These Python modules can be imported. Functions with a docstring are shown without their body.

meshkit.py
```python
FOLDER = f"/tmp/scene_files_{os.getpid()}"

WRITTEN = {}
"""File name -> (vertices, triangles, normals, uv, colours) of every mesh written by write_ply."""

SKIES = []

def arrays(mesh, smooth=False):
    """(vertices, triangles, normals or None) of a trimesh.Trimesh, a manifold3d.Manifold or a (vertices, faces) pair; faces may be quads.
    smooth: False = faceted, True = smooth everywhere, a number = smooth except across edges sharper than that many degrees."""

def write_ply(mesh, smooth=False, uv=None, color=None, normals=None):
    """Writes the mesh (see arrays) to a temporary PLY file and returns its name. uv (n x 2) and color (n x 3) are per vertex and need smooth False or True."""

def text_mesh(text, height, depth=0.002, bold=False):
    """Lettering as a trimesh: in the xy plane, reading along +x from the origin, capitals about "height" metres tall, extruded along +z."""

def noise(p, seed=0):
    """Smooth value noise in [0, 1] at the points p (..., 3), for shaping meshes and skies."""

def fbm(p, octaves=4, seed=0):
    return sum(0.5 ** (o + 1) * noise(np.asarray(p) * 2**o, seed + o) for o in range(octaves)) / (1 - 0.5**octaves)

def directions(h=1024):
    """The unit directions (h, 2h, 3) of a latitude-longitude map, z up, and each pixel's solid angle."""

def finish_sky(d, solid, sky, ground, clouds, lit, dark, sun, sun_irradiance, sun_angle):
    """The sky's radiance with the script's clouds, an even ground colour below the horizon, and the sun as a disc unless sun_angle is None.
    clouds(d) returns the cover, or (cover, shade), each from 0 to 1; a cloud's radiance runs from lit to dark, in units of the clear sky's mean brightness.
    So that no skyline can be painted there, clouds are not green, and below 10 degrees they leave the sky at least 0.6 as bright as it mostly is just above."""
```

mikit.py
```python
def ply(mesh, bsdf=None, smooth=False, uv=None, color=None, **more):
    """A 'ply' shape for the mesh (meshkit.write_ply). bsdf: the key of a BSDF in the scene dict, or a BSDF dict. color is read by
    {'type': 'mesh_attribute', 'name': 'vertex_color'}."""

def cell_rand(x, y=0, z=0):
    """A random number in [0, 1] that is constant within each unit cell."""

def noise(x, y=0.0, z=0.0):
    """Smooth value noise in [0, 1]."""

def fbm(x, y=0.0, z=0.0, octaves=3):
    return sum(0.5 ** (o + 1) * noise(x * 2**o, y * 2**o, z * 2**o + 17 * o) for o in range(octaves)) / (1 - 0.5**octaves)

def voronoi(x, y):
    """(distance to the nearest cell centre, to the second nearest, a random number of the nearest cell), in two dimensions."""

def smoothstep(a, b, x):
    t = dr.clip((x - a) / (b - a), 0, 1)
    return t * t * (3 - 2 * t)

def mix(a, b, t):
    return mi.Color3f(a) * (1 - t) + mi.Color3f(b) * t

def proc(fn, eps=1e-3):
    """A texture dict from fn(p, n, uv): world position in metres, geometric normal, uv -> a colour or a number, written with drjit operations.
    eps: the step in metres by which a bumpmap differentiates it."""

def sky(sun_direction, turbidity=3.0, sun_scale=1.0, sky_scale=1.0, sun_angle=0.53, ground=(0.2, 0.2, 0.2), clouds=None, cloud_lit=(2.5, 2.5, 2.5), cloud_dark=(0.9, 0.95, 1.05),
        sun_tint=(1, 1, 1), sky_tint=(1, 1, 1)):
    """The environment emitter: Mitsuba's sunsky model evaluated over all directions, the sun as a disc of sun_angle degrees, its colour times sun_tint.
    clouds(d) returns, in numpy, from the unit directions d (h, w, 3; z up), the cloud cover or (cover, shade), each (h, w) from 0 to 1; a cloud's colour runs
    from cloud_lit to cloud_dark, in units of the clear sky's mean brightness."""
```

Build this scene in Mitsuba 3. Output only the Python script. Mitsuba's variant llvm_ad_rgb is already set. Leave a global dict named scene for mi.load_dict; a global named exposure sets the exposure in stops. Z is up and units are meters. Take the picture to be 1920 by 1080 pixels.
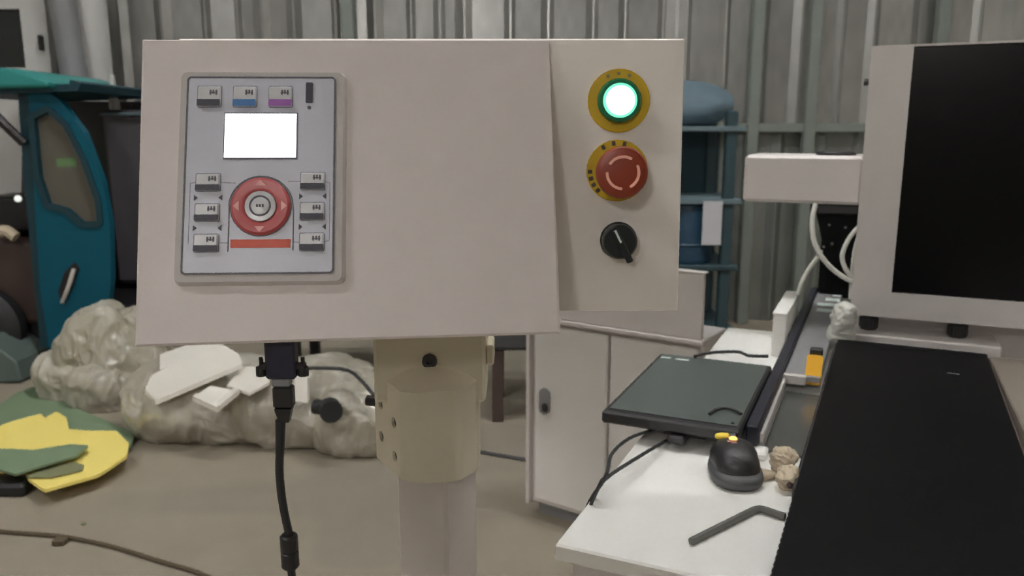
import math, random
import numpy as np, trimesh, mitsuba as mi, mikit, manifold3d
import drjit as dr
from shapely.geometry import Polygon, LineString, Point, box as sbox
from meshkit import fbm as nfbm, noise as nnoise
T = mi.ScalarTransform4f
random.seed(7); rng = np.random.default_rng(7)

# ------------------------------------------------------------------ camera, lights, exposure
exposure = -0.06
scene, labels = {}, {}
PITCH = math.radians(11.0)
scene['camera'] = {'type': 'thinlens', 'fov_axis': 'x', 'fov': math.degrees(2*math.atan(960/1500)), 'near_clip': 0.05, 'far_clip': 60,
    'aperture_radius': 0.0016, 'focus_distance': 0.86,
    'to_world': T().look_at(origin=[0, 0, 1.3], target=[0, math.cos(PITCH), 1.3-math.sin(PITCH)], up=[0, 0, 1])}
KEY = 84.0        # flood lamp behind the camera
REAR_FILL = 0.5       # unseen ceiling tubes added behind the camera for frontal fill
TUBE = 11.5       # ceiling tubes
scene['air'] = {'type': 'constant', 'radiance': {'type': 'rgb', 'value': [0.02, 0.021, 0.022]}}

# ------------------------------------------------------------------ materials
def rgb(r, g, b): return {'type': 'rgb', 'value': [r, g, b]}
def srgb(r, g, b): return rgb(*[((c/255+0.055)/1.055)**2.4 if c > 10 else c/255/12.92 for c in (r, g, b)])
def mat(name, col, rough=0.5, metal=0.0, spec=0.5, two=True, **kw):
    d = {'type': 'principled', 'base_color': col if isinstance(col, dict) else srgb(*col), 'roughness': rough, 'metallic': metal, 'specular': spec, **kw}
    scene['m_'+name] = {'type': 'twosided', 'bsdf': d} if two else d
mat('white_sheet', (202, 196, 193), 0.42)
mat('console_white', (214, 205, 202), 0.45)
mat('desk_white', (236, 235, 230), 0.55)
mat('panel_white', (240, 234, 228), 0.45)
mat('cabinet_grey', (224, 221, 219), 0.5)
mat('column_cream', (196, 188, 168), 0.5)
mat('post_grey', (190, 182, 176), 0.5)
mat('black_plastic', (24, 23, 25), 0.45)
mat('black_gloss', (3, 4, 5), 0.25, spec=0.15)
mat('black_rubber', (24, 26, 28), 0.5)
mat('belt', (5, 6, 7), 0.55, spec=0.08)
mat('deck_beige_shaded', (122, 114, 104), 0.6)  # base colour darkened to hold the shade of the enclosure
mat('matte_black', (13, 14, 15), 0.8, spec=0.12)
mat('dark_grey', (58, 58, 60), 0.5)
mat('mid_grey', (120, 120, 122), 0.45)
mat('steel', (150, 150, 150), 0.3, metal=0.9)
mat('navy_plastic', (20, 20, 40), 0.45)
mat('keypad_bezel', (186, 180, 177), 0.5)
mat('keypad_overlay', (198, 199, 210), 0.4)
mat('outline_grey', (70, 68, 78), 0.5)
mat('line_grey', (120, 122, 134), 0.5)
mat('button_silver', (205, 205, 208), 0.3)
mat('band_black', (26, 24, 40), 0.5)
mat('band_blue', (30, 88, 140), 0.5)
mat('band_purple', (125, 62, 140), 0.5)
mat('ink', (70, 68, 76), 0.6)
mat('ring_red', (164, 70, 70), 0.4)
mat('arrow_pink', (228, 170, 165), 0.4)
mat('bar_orange', (198, 84, 64), 0.5)
mat('lens_ring', (0, 95, 60), 0.3)
mat('sign_yellow', (178, 146, 18), 0.5)
mat('stop_red', (122, 44, 24), 0.4)
mat('stop_mark', (245, 185, 165), 0.5)
mat('knob_black', (10, 20, 20), 0.35)
mat('pointer_white', (205, 220, 212), 0.5)
mat('rail_blue_black', (16, 18, 30), 0.4)
mat('bed_grey', (128, 128, 130), 0.3)
mat('screen_grey', (62, 68, 66), 0.22)
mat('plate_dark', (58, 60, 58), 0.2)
mat('cable_white', (205, 205, 198), 0.5)
mat('tag_yellow', (232, 172, 16), 0.5)
mat('lemon', (235, 205, 70), 0.5)
mat('beige', (186, 172, 150), 0.8)
mat('teal', (4, 76, 94), 0.45, spec=0.25)
mat('teal_light', (42, 126, 122), 0.4)
mat('teal_dark', (6, 48, 58), 0.5)
mat('seat_brown', (62, 48, 44), 0.6)
mat('fender', (84, 96, 92), 0.5)
mat('cargo', (78, 75, 80), 0.6)
mat('rack_blue', (24, 54, 74), 0.5)
mat('rack_post', (38, 58, 64), 0.5)
mat('rack_pale', (88, 104, 110), 0.5)
mat('bundle_blue', (98, 118, 130), 0.6)
mat('paper', (190, 190, 196), 0.7)
mat('foam_white', (226, 222, 214), 0.8)
mat('foam_green', (104, 122, 96), 0.8)
mat('foam_yellow', (248, 228, 128), 0.8)
mat('olive', (112, 114, 84), 0.8)
mat('floor_cable', (78, 68, 52), 0.6)
mat('key_steel', (96, 96, 92), 0.4)
mat('post_steel', (112, 119, 113), 0.5)
mat('white_frame', (190, 188, 186), 0.5)
mat('ceiling', (170, 170, 168), 0.8)
mat('wall_plain', (205, 203, 198), 0.7)
def floor_col(p, n, uv):
    a = mikit.fbm(p.x*1.3, p.y*1.3, 0.0, octaves=4)
    b = mikit.fbm(p.x*9+3, p.y*9, 0.0, octaves=3)
    s = mikit.smoothstep(0.60, 0.74, mikit.noise(p.x*2.1+5, p.y*3.0+1))
    c = mikit.mix((0.225, 0.195, 0.150), (0.30, 0.266, 0.210), a*0.7+b*0.3)
    return mikit.mix(c, (0.19, 0.175, 0.142), s*0.35)
mat('floor', mikit.proc(floor_col), 0.7)
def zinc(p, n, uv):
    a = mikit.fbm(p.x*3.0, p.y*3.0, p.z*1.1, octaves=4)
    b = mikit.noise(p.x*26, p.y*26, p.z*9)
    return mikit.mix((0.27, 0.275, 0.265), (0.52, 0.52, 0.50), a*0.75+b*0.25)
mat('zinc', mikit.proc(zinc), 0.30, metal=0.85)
def zinc2(p, n, uv):  # low wall tone: dimmer light near the floor put into the colour
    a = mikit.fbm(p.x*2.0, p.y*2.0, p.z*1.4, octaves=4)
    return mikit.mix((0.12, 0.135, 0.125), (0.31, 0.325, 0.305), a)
mat('zinc_shaded', mikit.proc(zinc2), 0.38, metal=0.6)
def filmc(p, n, uv):
    a = mikit.fbm(p.x*7, p.y*7, p.z*7, octaves=4)
    b = mikit.fbm(p.x*2.2+9, p.y*2.2, p.z*2.2, octaves=2)
    return mikit.mix(mikit.mix((0.24, 0.215, 0.18), (0.40, 0.375, 0.30), b), (0.54, 0.52, 0.46), mikit.smoothstep(0.45, 0.75, a)*0.7)
mat('film', mikit.proc(filmc), 0.28, spec=0.8)
mat('clear_wrap', (200, 200, 192), 0.2, spec=0.8)
scene['m_pane_dusty'] = {'type': 'blendbsdf', 'weight': 0.55, 'a': {'type': 'thindielectric'},
    'b': {'type': 'twosided', 'bsdf': {'type': 'diffuse', 'reflectance': srgb(112, 108, 98)}}}  # clear glass blended with an even grey-brown diffuse layer
mat('pane_dark', (24, 28, 28), 0.15)

# ------------------------------------------------------------------ mesh helpers
def cat(*ms):
    return trimesh.util.concatenate([m for m in ms])
def bx(x0, x1, y0, y1, z0, z1, c=0.0):
    """box with chamfered edges"""
    if c <= 0:
        m = trimesh.creation.box((x1-x0, y1-y0, z1-z0)); m.apply_translation(((x0+x1)/2, (y0+y1)/2, (z0+z1)/2)); return m
    P = []
    for sx, (a, b) in ((0, (x0, x1)), (1, (x0, x1))):
        pass
    for X, dx in ((x0, c), (x1, -c)):
        for Y, dy in ((y0, c), (y1, -c)):
            for Z, dz in ((z0, c), (z1, -c)):
                P += [(X, Y+dy, Z+dz), (X+dx, Y, Z+dz), (X+dx, Y+dy, Z)]
    return trimesh.convex.convex_hull(np.array(P))
def hull(pts): return trimesh.convex.convex_hull(np.array(pts, float))
def soft_hull(pts, r, n=1):
    s = trimesh.creation.icosphere(subdivisions=n, radius=r).vertices
    return trimesh.convex.convex_hull(np.vstack([s+np.array(p) for p in pts]))
def prism(poly, depth, z0=0.0):
    m = trimesh.creation.extrude_polygon(poly, depth, engine='earcut'); m.apply_translation((0, 0, z0)); return m
def rrect(x0, x1, y0, y1, r, k=4):
    return sbox(x0+r, y0+r, x1-r, y1-r).buffer(r, quad_segs=k)
def cyl(p0, p1, r, n=24):
    return trimesh.creation.cylinder(r, segment=[p0, p1], sections=n)
def lathe(prof, n=32):
    return trimesh.creation.revolve(np.array(prof, float), sections=n)
def catmull(P, k=8):
    P = np.array(P, float); Q = np.vstack([2*P[0]-P[1], P, 2*P[-1]-P[-2]]); out = []
    for i in range(1, len(Q)-2):
        for t in np.linspace(0, 1, k, endpoint=False):
            a, b, c, d = Q[i-1:i+3]
            out.append(0.5*(2*b+(c-a)*t+(2*a-5*b+4*c-d)*t*t+(3*b-a-3*c+d)*t**3))
    return np.array(out+[Q[-2]])
def tube(P, r, n=10, k=8, smooth=True):
    P = catmull(P, k) if smooth else np.array(P, float)
    t = np.gradient(P, axis=0); t /= np.linalg.norm(t, axis=1, keepdims=True)+1e-12
    a = np.cross(t[0], [0.3, 0.2, 1.0]); a /= np.linalg.norm(a)
    rr = np.broadcast_to(r, len(P)); V = []
    for i in range(len(P)):
        a = a-t[i]*(a@t[i]); a /= np.linalg.norm(a); b = np.cross(t[i], a)
        for j in range(n):
            w = 2*math.pi*j/n; V.append(P[i]+rr[i]*(a*math.cos(w)+b*math.sin(w)))
    F = []
    for i in range(len(P)-1):
        for j in range(n):
            p, q = i*n+j, i*n+(j+1) % n; F += [(p, q, q+n), (p, q+n, p+n)]
    V += [P[0], P[-1]]; e = len(V)
    for j in range(n):
        F += [(e-2, (j+1) % n, j), (e-1, (len(P)-1)*n+j, (len(P)-1)*n+(j+1) % n)]
    return trimesh.Trimesh(V, F, process=False)
def mtx(o, ex, ey, ez):
    m = np.eye(4); m[:3, 0], m[:3, 1], m[:3, 2], m[:3, 3] = ex, ey, ez, o; return m
def tf(m, M):
    m = m.copy(); m.apply_transform(M); return m
def rz(deg, o=(0, 0, 0)):
    c, s = math.cos(math.radians(deg)), math.sin(math.radians(deg)); return mtx(o, (c, s, 0), (-s, c, 0), (0, 0, 1))
def numbered(key):
    if key not in USED: USED.add(key); return key
    i = 1
    while f'{key}_{i:03d}' in USED: i += 1
    USED.add(f'{key}_{i:03d}'); return f'{key}_{i:03d}'
USED = set()
def thing(name, label, category, group=None):
    k = numbered(name); labels[k] = {'label': label, 'category': category}
    if group: labels[k]['group'] = group
    return k
def put(parent, name, mesh, m, smooth=35, label=None, emit=None, kind=None):
    k = numbered(parent+'__'+name) if name else parent
    more = {'emitter': {'type': 'area', 'radiance': rgb(*emit)}} if emit and max(emit) > 1e-3 else {}
    scene[k] = mikit.ply(mesh, 'm_'+m, smooth=smooth, **more)
    if label: labels.setdefault(k, {})['label'] = label
    if kind: labels.setdefault(k, {})['kind'] = kind
    return k
def struct(name, mesh, m, label=None, smooth=False):
    USED.add(name); scene[name] = mikit.ply(mesh, 'm_'+m, smooth=smooth); labels[name] = {'kind': 'structure'}
    if label: labels[name]['label'] = label; 
def crumple(m, amp, f, seed, flat=None, crease=0.0, stretch=(1.6, 2.2, 3.4)):
    v = np.array(m.vertices); n = np.array(m.vertex_normals)
    a = (nfbm(v*f, 2, seed)-.5)*2*amp
    if crease:
        w = v*np.array(stretch)*f+nfbm(v*f, 2, seed+3)[:, None]*1.6
        a = a+crease*(0.5-np.abs(2*nnoise(w, seed+9)-1))+crease*.5*(0.5-np.abs(2*nnoise(w*2.3, seed+5)-1))
    v = v+n*a[:, None]
    if flat is not None: v[:, 2] = np.maximum(v[:, 2], flat)
    return trimesh.Trimesh(v, m.faces, process=False)

# ------------------------------------------------------------------ the hall
XL, XR, YB, YF, HC = -6.0, 5.0, -6.0, 5.5, 5.2
struct('floor', bx(XL-.1, XR+.1, YB-.1, YF+.3, -0.1, 0), 'floor', 'bare beige concrete workshop floor')
struct('ceiling', bx(XL-.1, XR+.1, YB-.1, YF+.3, HC, HC+0.1), 'ceiling')
struct('wall_left', bx(XL-.1, XL, YB, YF+.2, 0, HC), 'wall_plain')
struct('wall_right', bx(XR, XR+.1, YB, YF+.2, 0, HC), 'wall_plain')
struct('wall_front', bx(XL, XR, YB-.1, YB, 0, HC), 'wall_plain')
def corrugated(z0, z1, y, seed):
    r = random.Random(seed); pts = []; x = XL
    while x < XR:
        p = 0.17+r.random()*0.13; w = 0.02+r.random()*0.03; h = 0.022+r.random()*0.02; tilt = (r.random()-0.5)*0.03
        pts += [(x, y), (x+p*0.35, y+tilt*.5), (x+p-2*w-0.015, y+tilt), (x+p-w-0.012, y-h), (x+p-w+.004, y-h*1.05), (x+p-0.005, y-.002)]
        x += p
    pts.append((XR+.05, y))
    pl = Polygon(pts+[(XR+.05, y+0.06), (XL, y+0.06)])
    return prism(pl, z1-z0, z0)
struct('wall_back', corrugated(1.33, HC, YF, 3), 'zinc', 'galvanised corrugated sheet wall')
put('wall_back', 'lower_wall_shaded', corrugated(0, 1.33, YF+0.01, 11), 'zinc_shaded', False, 'lower wall sheet with the dim light near the floor painted in')  # same wall, its weaker light low down carried by a darker metal
put('wall_back', 'girt', bx(XL, XR, YF-0.10, YF-0.05, 1.30, 1.36, .006), 'post_steel', False, 'pale horizontal rail')
for x in (1.555, 1.93, 2.75, -1.1):
    put('wall_back', 'stud', bx(x, x+0.075, YF-0.12, YF-0.051, 0, HC, .006), 'post_steel', False)
# ceiling light fittings: the key flood hangs behind the camera
def fitting(c, to, w, h, e, label, nm='flood_lamp'):
    c, to = np.array(c, float), np.array(to, float); n = to-c; n /= np.linalg.norm(n)
    ex = np.cross([0, 0, 1.0], n) if abs(n[2]) < 0.95 else np.array([1.0, 0, 0]); ex /= np.linalg.norm(ex); ey = np.cross(n, ex)
    M = mtx(c, ex, ey, n); k = thing(nm, label, 'lamp')
    put(k, 'housing', tf(bx(-w/2-.03, w/2+.03, -h/2-.03, h/2+.03, -.08, -.004, .01), M), 'dark_grey')
    d = tf(bx(-w/2, w/2, -h/2, h/2, -.003, 0), M)
    put(k, 'diffuser', d, 'white_frame', False, emit=e)
    put(k, 'hanger', cyl(c-n*.05, (c[0]-n[0]*.05, c[1]-n[1]*.05, HC), .008, 8), 'dark_grey')
fitting((-1.35, -3.6, 3.0), (0, 0.9, 1.2), 0.55, 0.4, [KEY*1.02, KEY*.97, KEY*.93], 'LED flood lamp hanging behind the camera')
for x, y, s, w in ((0.9, 1.95, 3.7, 'above the white desk'), (-0.3, 2.7, 1.4, 'above the wrapped bundle'), (-2.4, 2.6, 0.45, 'above the teal tricycle'), (3.2, 2.2, 0.9, 'right of the machine enclosure'), (-2.8, -0.2, 2.6, 'added left of the camera to brighten the cabinet'), (-2.6, -2.6, 4.0, 'added as fill behind the camera on the far left'), (-.9, -2.6, 4.0, 'added as fill behind the camera on the left'), (0.9, -2.6, 3.0, 'added as fill behind the camera on the right'), (-3.4, -4.6, 4.0, 'added as fill by the far left corner of the hall'), (-1.2, -4.6, 4.0, 'added as fill by the end wall left of its middle'), (1.2, -4.6, 3.0, 'added as fill by the end wall right of its middle')):  # tubes beside and behind the camera are unseen, added as fill
    fitting((x, y, 4.6), (x, y, 0), 1.3, 0.16, [e*s for e in ((TUBE*4, TUBE*3.97, TUBE*3.85) if y > -1 else (REAR_FILL*4, REAR_FILL*3.97, REAR_FILL*3.85))], f'long ceiling light fitting {w}', 'ceiling_light')

# framed opening in the far left corner, pipe column
k = 'door_1'; USED.add(k)
Yd = 5.15
def pxpoly(*pts): return Polygon(pts)
fr = cat(*[bx(*b) for b in []]) if False else None
scene_door = bx(-3.9, -2.915, Yd, Yd+.06, 0, 2.14, .006)
xl, xr, zt, zb = -4.1, -2.83, 2.20, 0.0
struct('door_1', prism(Polygon([(xl, zb), (xr, zb), (xr, zt), (xl, zt)], [[(xl+.08, 1.69), (-2.985, 1.69), (-2.985, 2.035), (xl+.08, 2.035)]]), .07).apply_transform(mtx((0, Yd, 0), (1, 0, 0), (0, 0, 1), (0, -1, 0))), 'white_frame', 'white framed door with a dark pane')
put('door_1', 'pane', bx(xl+.08, -2.985, Yd-.03, Yd-.02, 1.69, 2.035), 'pane_dark', False, 'dark pane')
put('door_1', 'handle', bx(-2.875, -2.855, Yd-.11, Yd-.07, 1.79, 1.88, .006), 'black_plastic')
k = thing('grey_pipe', 'leaning grey duct pipe between the white door frame and the bright round column', 'pipe')
put(k, '', cyl((-2.90, 5.02, 5.19), (-2.6452, 4.9900, 1.6117), .075), 'mid_grey')
k = thing('round_column', 'bright round column standing against the corrugated wall behind the teal vehicle', 'column')
put(k, 'shaft', cyl((-2.62, 5.2, .02), (-2.62, 5.2, HC), .10, 32), 'white_frame')
put(k, 'base_plate', bx(-2.76, -2.48, 5.06, 5.34, 0, .02), 'white_frame')

# ------------------------------------------------------------------ teal cargo tricycle
k = thing('cargo_tricycle', 'teal three-wheeled cargo vehicle with a cab, at the left edge behind the console', 'vehicle')
FX = mtx((0, 4.25, 0), (1, 0, 0), (0, 0, 1), (0, -1, 0))       # draws in x,z ; depth towards the camera
door_out = LineString([(-2.4617, 1.5174), (-2.4774, 1.1583), (-2.5011, 0.8213), (-2.5169, 0.4739), (-2.5058, 0.1518)]).coords[:]
door_r = [(-2.5058, 0.1518), (-2.3248, 0.1760), (-2.1963, 0.2961), (-2.1477, 0.5325), (-2.1259, 0.8213), (-2.1438, 1.0471), (-2.2115, 1.2957), (-2.3194, 1.4584), (-2.3962, 1.5120), (-2.4617, 1.5174)]
win = [(-2.4459, 1.3638), (-2.3814, 1.3963), (-2.3110, 1.3284), (-2.2394, 1.1583), (-2.1873, 0.9489), (-2.1862, 0.8441), (-2.2572, 0.8441), (-2.3268, 0.9122), (-2.4199, 0.9404), (-2.4502, 1.0750)]
dp = Polygon(list(door_out)+door_r[1:]).buffer(.012).buffer(-.004)
wp = Polygon(win).buffer(.03).buffer(-.012)
put(k, 'door', tf(prism(dp.difference(wp), .05), FX), 'teal')
put(k, 'window_seal', tf(prism(wp.buffer(.018).difference(wp.buffer(-.012)), .064, -.004), FX), 'teal_dark')
put(k, 'window_pane', tf(prism(wp, .004, .02), FX), 'pane_dusty', False, 'grey-brown window pane')
hp = Polygon([(-2.4203, 0.4592), (-2.3778, 0.5618), (-2.3235, 0.6141), (-2.3087, 0.5909), (-2.3465, 0.5032), (-2.4025, 0.4090)]).buffer(.008)
put(k, 'handle_recess', tf(prism(hp, .006, .048), FX), 'black_plastic')
put(k, 'door_handle', tf(tube([(*(-2.4025, 0.4090), .07), (*(-2.3569, 0.4856), .085), (*(-2.3202, 0.5909), .07)], .011, 8), FX), 'post_grey', label='pale curved door handle')
# cab shell behind the door
yb = -0.7
put(k, 'roof', soft_hull([(*q, d) for q in ((-2.8849, 1.5655), (-2.7428, 1.6027), (-2.4697, 1.5921), (-2.3163, 1.5388), (-2.8895, 1.5308)) for d in (.14, yb)], .02).apply_transform(FX), 'teal_light')
put(k, 'roof_skirt', tf(prism(Polygon([(-2.8913, 1.5174), (-2.2282, 1.5388), (-2.2260, 1.5601), (-2.1727, 1.5441), (-2.1902, 1.5067), (-2.4256, 1.4960), (-2.8956, 1.4852)]), .9, -.8), FX), 'teal_dark')
put(k, 'front_pillar', tf(prism(Polygon([(-2.5291, 1.5067), (-2.4630, 1.5067), (-2.4858, 1.1583), (-2.4954, 0.8213), (-2.5119, 0.4149), (-2.5058, 0.1518), (-2.5643, 0.1518), (-2.5572, 0.6779), (-2.5482, 1.1028)]), .12, -.08), FX), 'teal_dark')
put(k, 'cab_back', tf(prism(Polygon([(-2.4819, 1.4852), (-2.2337, 1.4852), (-2.1319, 0.8782), (-2.1786, 0.1760), (-3.1582, 0.1760), (-2.9783, 1.4852)]), .03, -.78), FX), 'dark_grey')
put(k, 'mirror_arm', tf(tube([(*(-2.7026, 1.4852), .1), (*(-2.6012, 1.3638), .1), (*(-2.5149, 1.2464), .06)], .024, 8), FX), 'black_plastic')
put(k, 'seat', soft_hull([(*q, d) for q in ((-2.9691, 0.7211), (-2.6030, 0.6779), (-2.5832, 0.2961), (-3.0293, 0.2662)) for d in (-.1, -.6)], .04).apply_transform(FX), 'seat_brown')
put(k, 'dashboard', soft_hull([(*q, d) for q in ((-2.9427, 0.9207), (-2.6015, 0.9348), (-2.5653, 0.8071), (-2.9634, 0.7642)) for d in (-.15, -.5)], .03).apply_transform(FX), 'black_plastic')
put(k, 'grip', tf(tube([(*(-2.7625, 0.7756), -.02), (*(-2.7106, 0.7813), -.02), (*(-2.6634, 0.7470), -.02)], .03, 8), FX), 'beige', label='pale grip')
put(k, 'dash_light', tf(bx(*sorted(((-2.7300, 1.1306)[0], (-2.6234, 1.1306)[0])), *sorted(((-2.6948, 1.0973)[1], (-2.6887, 1.1472)[1])), -.62, -.6), FX), 'dark_grey', False, 'green glowing dashboard light', emit=[.02, .35, .03])
put(k, 'glint_ball', tf(trimesh.creation.icosphere(subdivisions=2, radius=.018).apply_translation((*(-2.6045, 0.9573), .02)), FX), 'white_frame', label='small glowing ball for a white glint', emit=[.7, .75, .7])  # glowing ball added to imitate a white glint in the cab
put(k, 'fender', soft_hull([(*q, d) for q in ((-3.1491, 0.2422), (-2.7423, 0.2302), (-2.6094, 0.1155), (-2.5962, 0.0241), (-3.1833, -0.0065)) for d in (.2, -.6)], .015).apply_transform(FX), 'fender')
wx, wz = (-2.9116, -0.1920)
put(k, 'wheel', tf(cat(lathe([(0, -.07), (.14, -.07), (.2, -.06), (.245, -.03), (.245, .03), (.2, .06), (.14, .07), (0, .07)], 36).apply_translation((0, 0, 0))), mtx((wx, 4.25, .245), (1, 0, 0), (0, 0, 1), (0, -1, 0))), 'black_rubber')
put(k, 'chassis', bx(-3.4, -2.05, 4.33, 5.0, .16, .36, .02), 'black_plastic')
put(k, 'cargo_box', bx(-2.40, -1.50, 4.78, 5.2, .40, 1.43, .02), 'cargo')
put(k, 'cargo_rail', bx(-2.39, -1.55, 4.74, 4.779, 1.395, 1.415, .004), 'rack_pale', label='pale top rail')
put(k, 'marker_post', lathe([(0, 0), (.03, 0), (.03, .05), (.018, .08), (.016, .2), (0, .21)], 16).apply_translation((-2.35, 4.85, 1.431)), 'white_frame', label='small white marker post')
put(k, 'side_strip', bx(-2.17, -2.08, 4.73, 4.779, .78, 1.06, .01), 'fender')
put(k, 'rear_wheel', cyl((-2.04, 4.95, .24), (-1.88, 4.95, .24), .24, 32), 'black_rubber')

# ------------------------------------------------------------------ blue rack against the wall at the right
k = thing('blue_rack', 'blue steel storage rack between the switch panel and the white machine beam', 'shelf rack')
Yr = 4.55
for x in (.72, 1.20):
    for y in (Yr, Yr+.45):
        put(k, 'post', bx(x, x+.06, y, y+.06, 0, 1.42 if x > 1 else 1.36, .006), 'rack_post')
for z in (.18, .55, .93, 1.335):
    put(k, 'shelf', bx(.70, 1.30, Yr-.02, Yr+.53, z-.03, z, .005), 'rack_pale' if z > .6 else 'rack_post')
put(k, 'back_panel', bx(.74, 1.28, Yr+.47, Yr+.49, .15, 1.33), 'teal_dark')
k = thing('blue_bundle', 'rounded grey-blue wrapped bundle lying on top of the blue rack', 'bundle')
m = trimesh.creation.icosphere(subdivisions=4); m.apply_scale((.26, .2, .135)); m.apply_translation((1.03, Yr+.25, 1.455))
put(k, '', crumple(m, .02, 6, 4, 1.336), 'bundle_blue', True)
k = thing('blue_drum', 'blue drum standing inside the blue rack under the paper sheet', 'drum')
put(k, '', lathe([(0, 0), (.13, 0), (.14, .02), (.14, .1), (.148, .11), (.14, .12), (.14, .3), (.13, .34), (0, .345)], 32).apply_translation((1.04, Yr+.15, .551)), 'rack_blue')
k = thing('paper_sheet', 'white paper sheet hanging from the blue rack shelf', 'paper')
m = bx(1.08, 1.19, Yr-.026, Yr-.0225, .67, .92); put(k, '', m, 'paper', False)

# ------------------------------------------------------------------ clutter on the floor, left
k = thing('dark_cabinet', 'dark grey machine cabinet standing behind the wrapped bundle and the column', 'cabinet')
put(k, 'body', bx(-1.15, -.25, 3.85, 4.35, .30, .62, .02), 'dark_grey')
put(k, 'lid', bx(-1.17, -.23, 3.83, 4.37, .62, .66, .01), 'mid_grey')
for x in (-1.12, -.31):
    for y in (3.88, 4.28): put(k, 'leg', bx(x, x+.05, y, y+.05, 0, .30), 'black_plastic')
k = thing('dark_trolley', 'dark trolley with a single brown foot seen between the column and the grey cabinet', 'trolley')
put(k, 'body', bx(-.16, .30, 3.45, 3.9, .34, .66, .02), 'dark_grey')
put(k, 'upper_tray', bx(-.18, .32, 3.43, 3.92, .66, .70, .01), 'black_plastic')
for x in (-.09, .24):
    for y in (3.47, 3.82): put(k, 'foot', bx(x, x+.05, y, y+.05, 0, .34, .004), 'seat_brown')

def blob(c, s, seed, amp, f, sub=5, flat=0.0, p=2.4, st=(1.6, 2.2, 3.4), cr=.45):
    m = trimesh.creation.icosphere(subdivisions=sub); v = np.array(m.vertices)
    v = v/((np.abs(v)**p).sum(1)**(1/p))[:, None]; v = v*np.array(s)+np.array(c)
    return crumple(trimesh.Trimesh(v, m.faces, process=False), amp, f, seed, flat, amp*cr, st)
k = thing('wrapped_bundle', 'long lumpy bundle wrapped in cloudy plastic film lying along the floor under the console', 'bundle')
BS = dict(st=(2.4, 1.3, 1.0), cr=.75, sub=6)
parts = [blob((-1.34, 3.42, .13), (.36, .28, .18), 21, .034, 5, **BS), blob((-.90, 3.38, .13), (.40, .27, .18), 22, .034, 5, **BS), blob((-.62, 3.22, .13), (.22, .2, .17), 25, .026, 6, **BS)]
put(k, 'film', cat(*parts), 'film', True)
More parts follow.
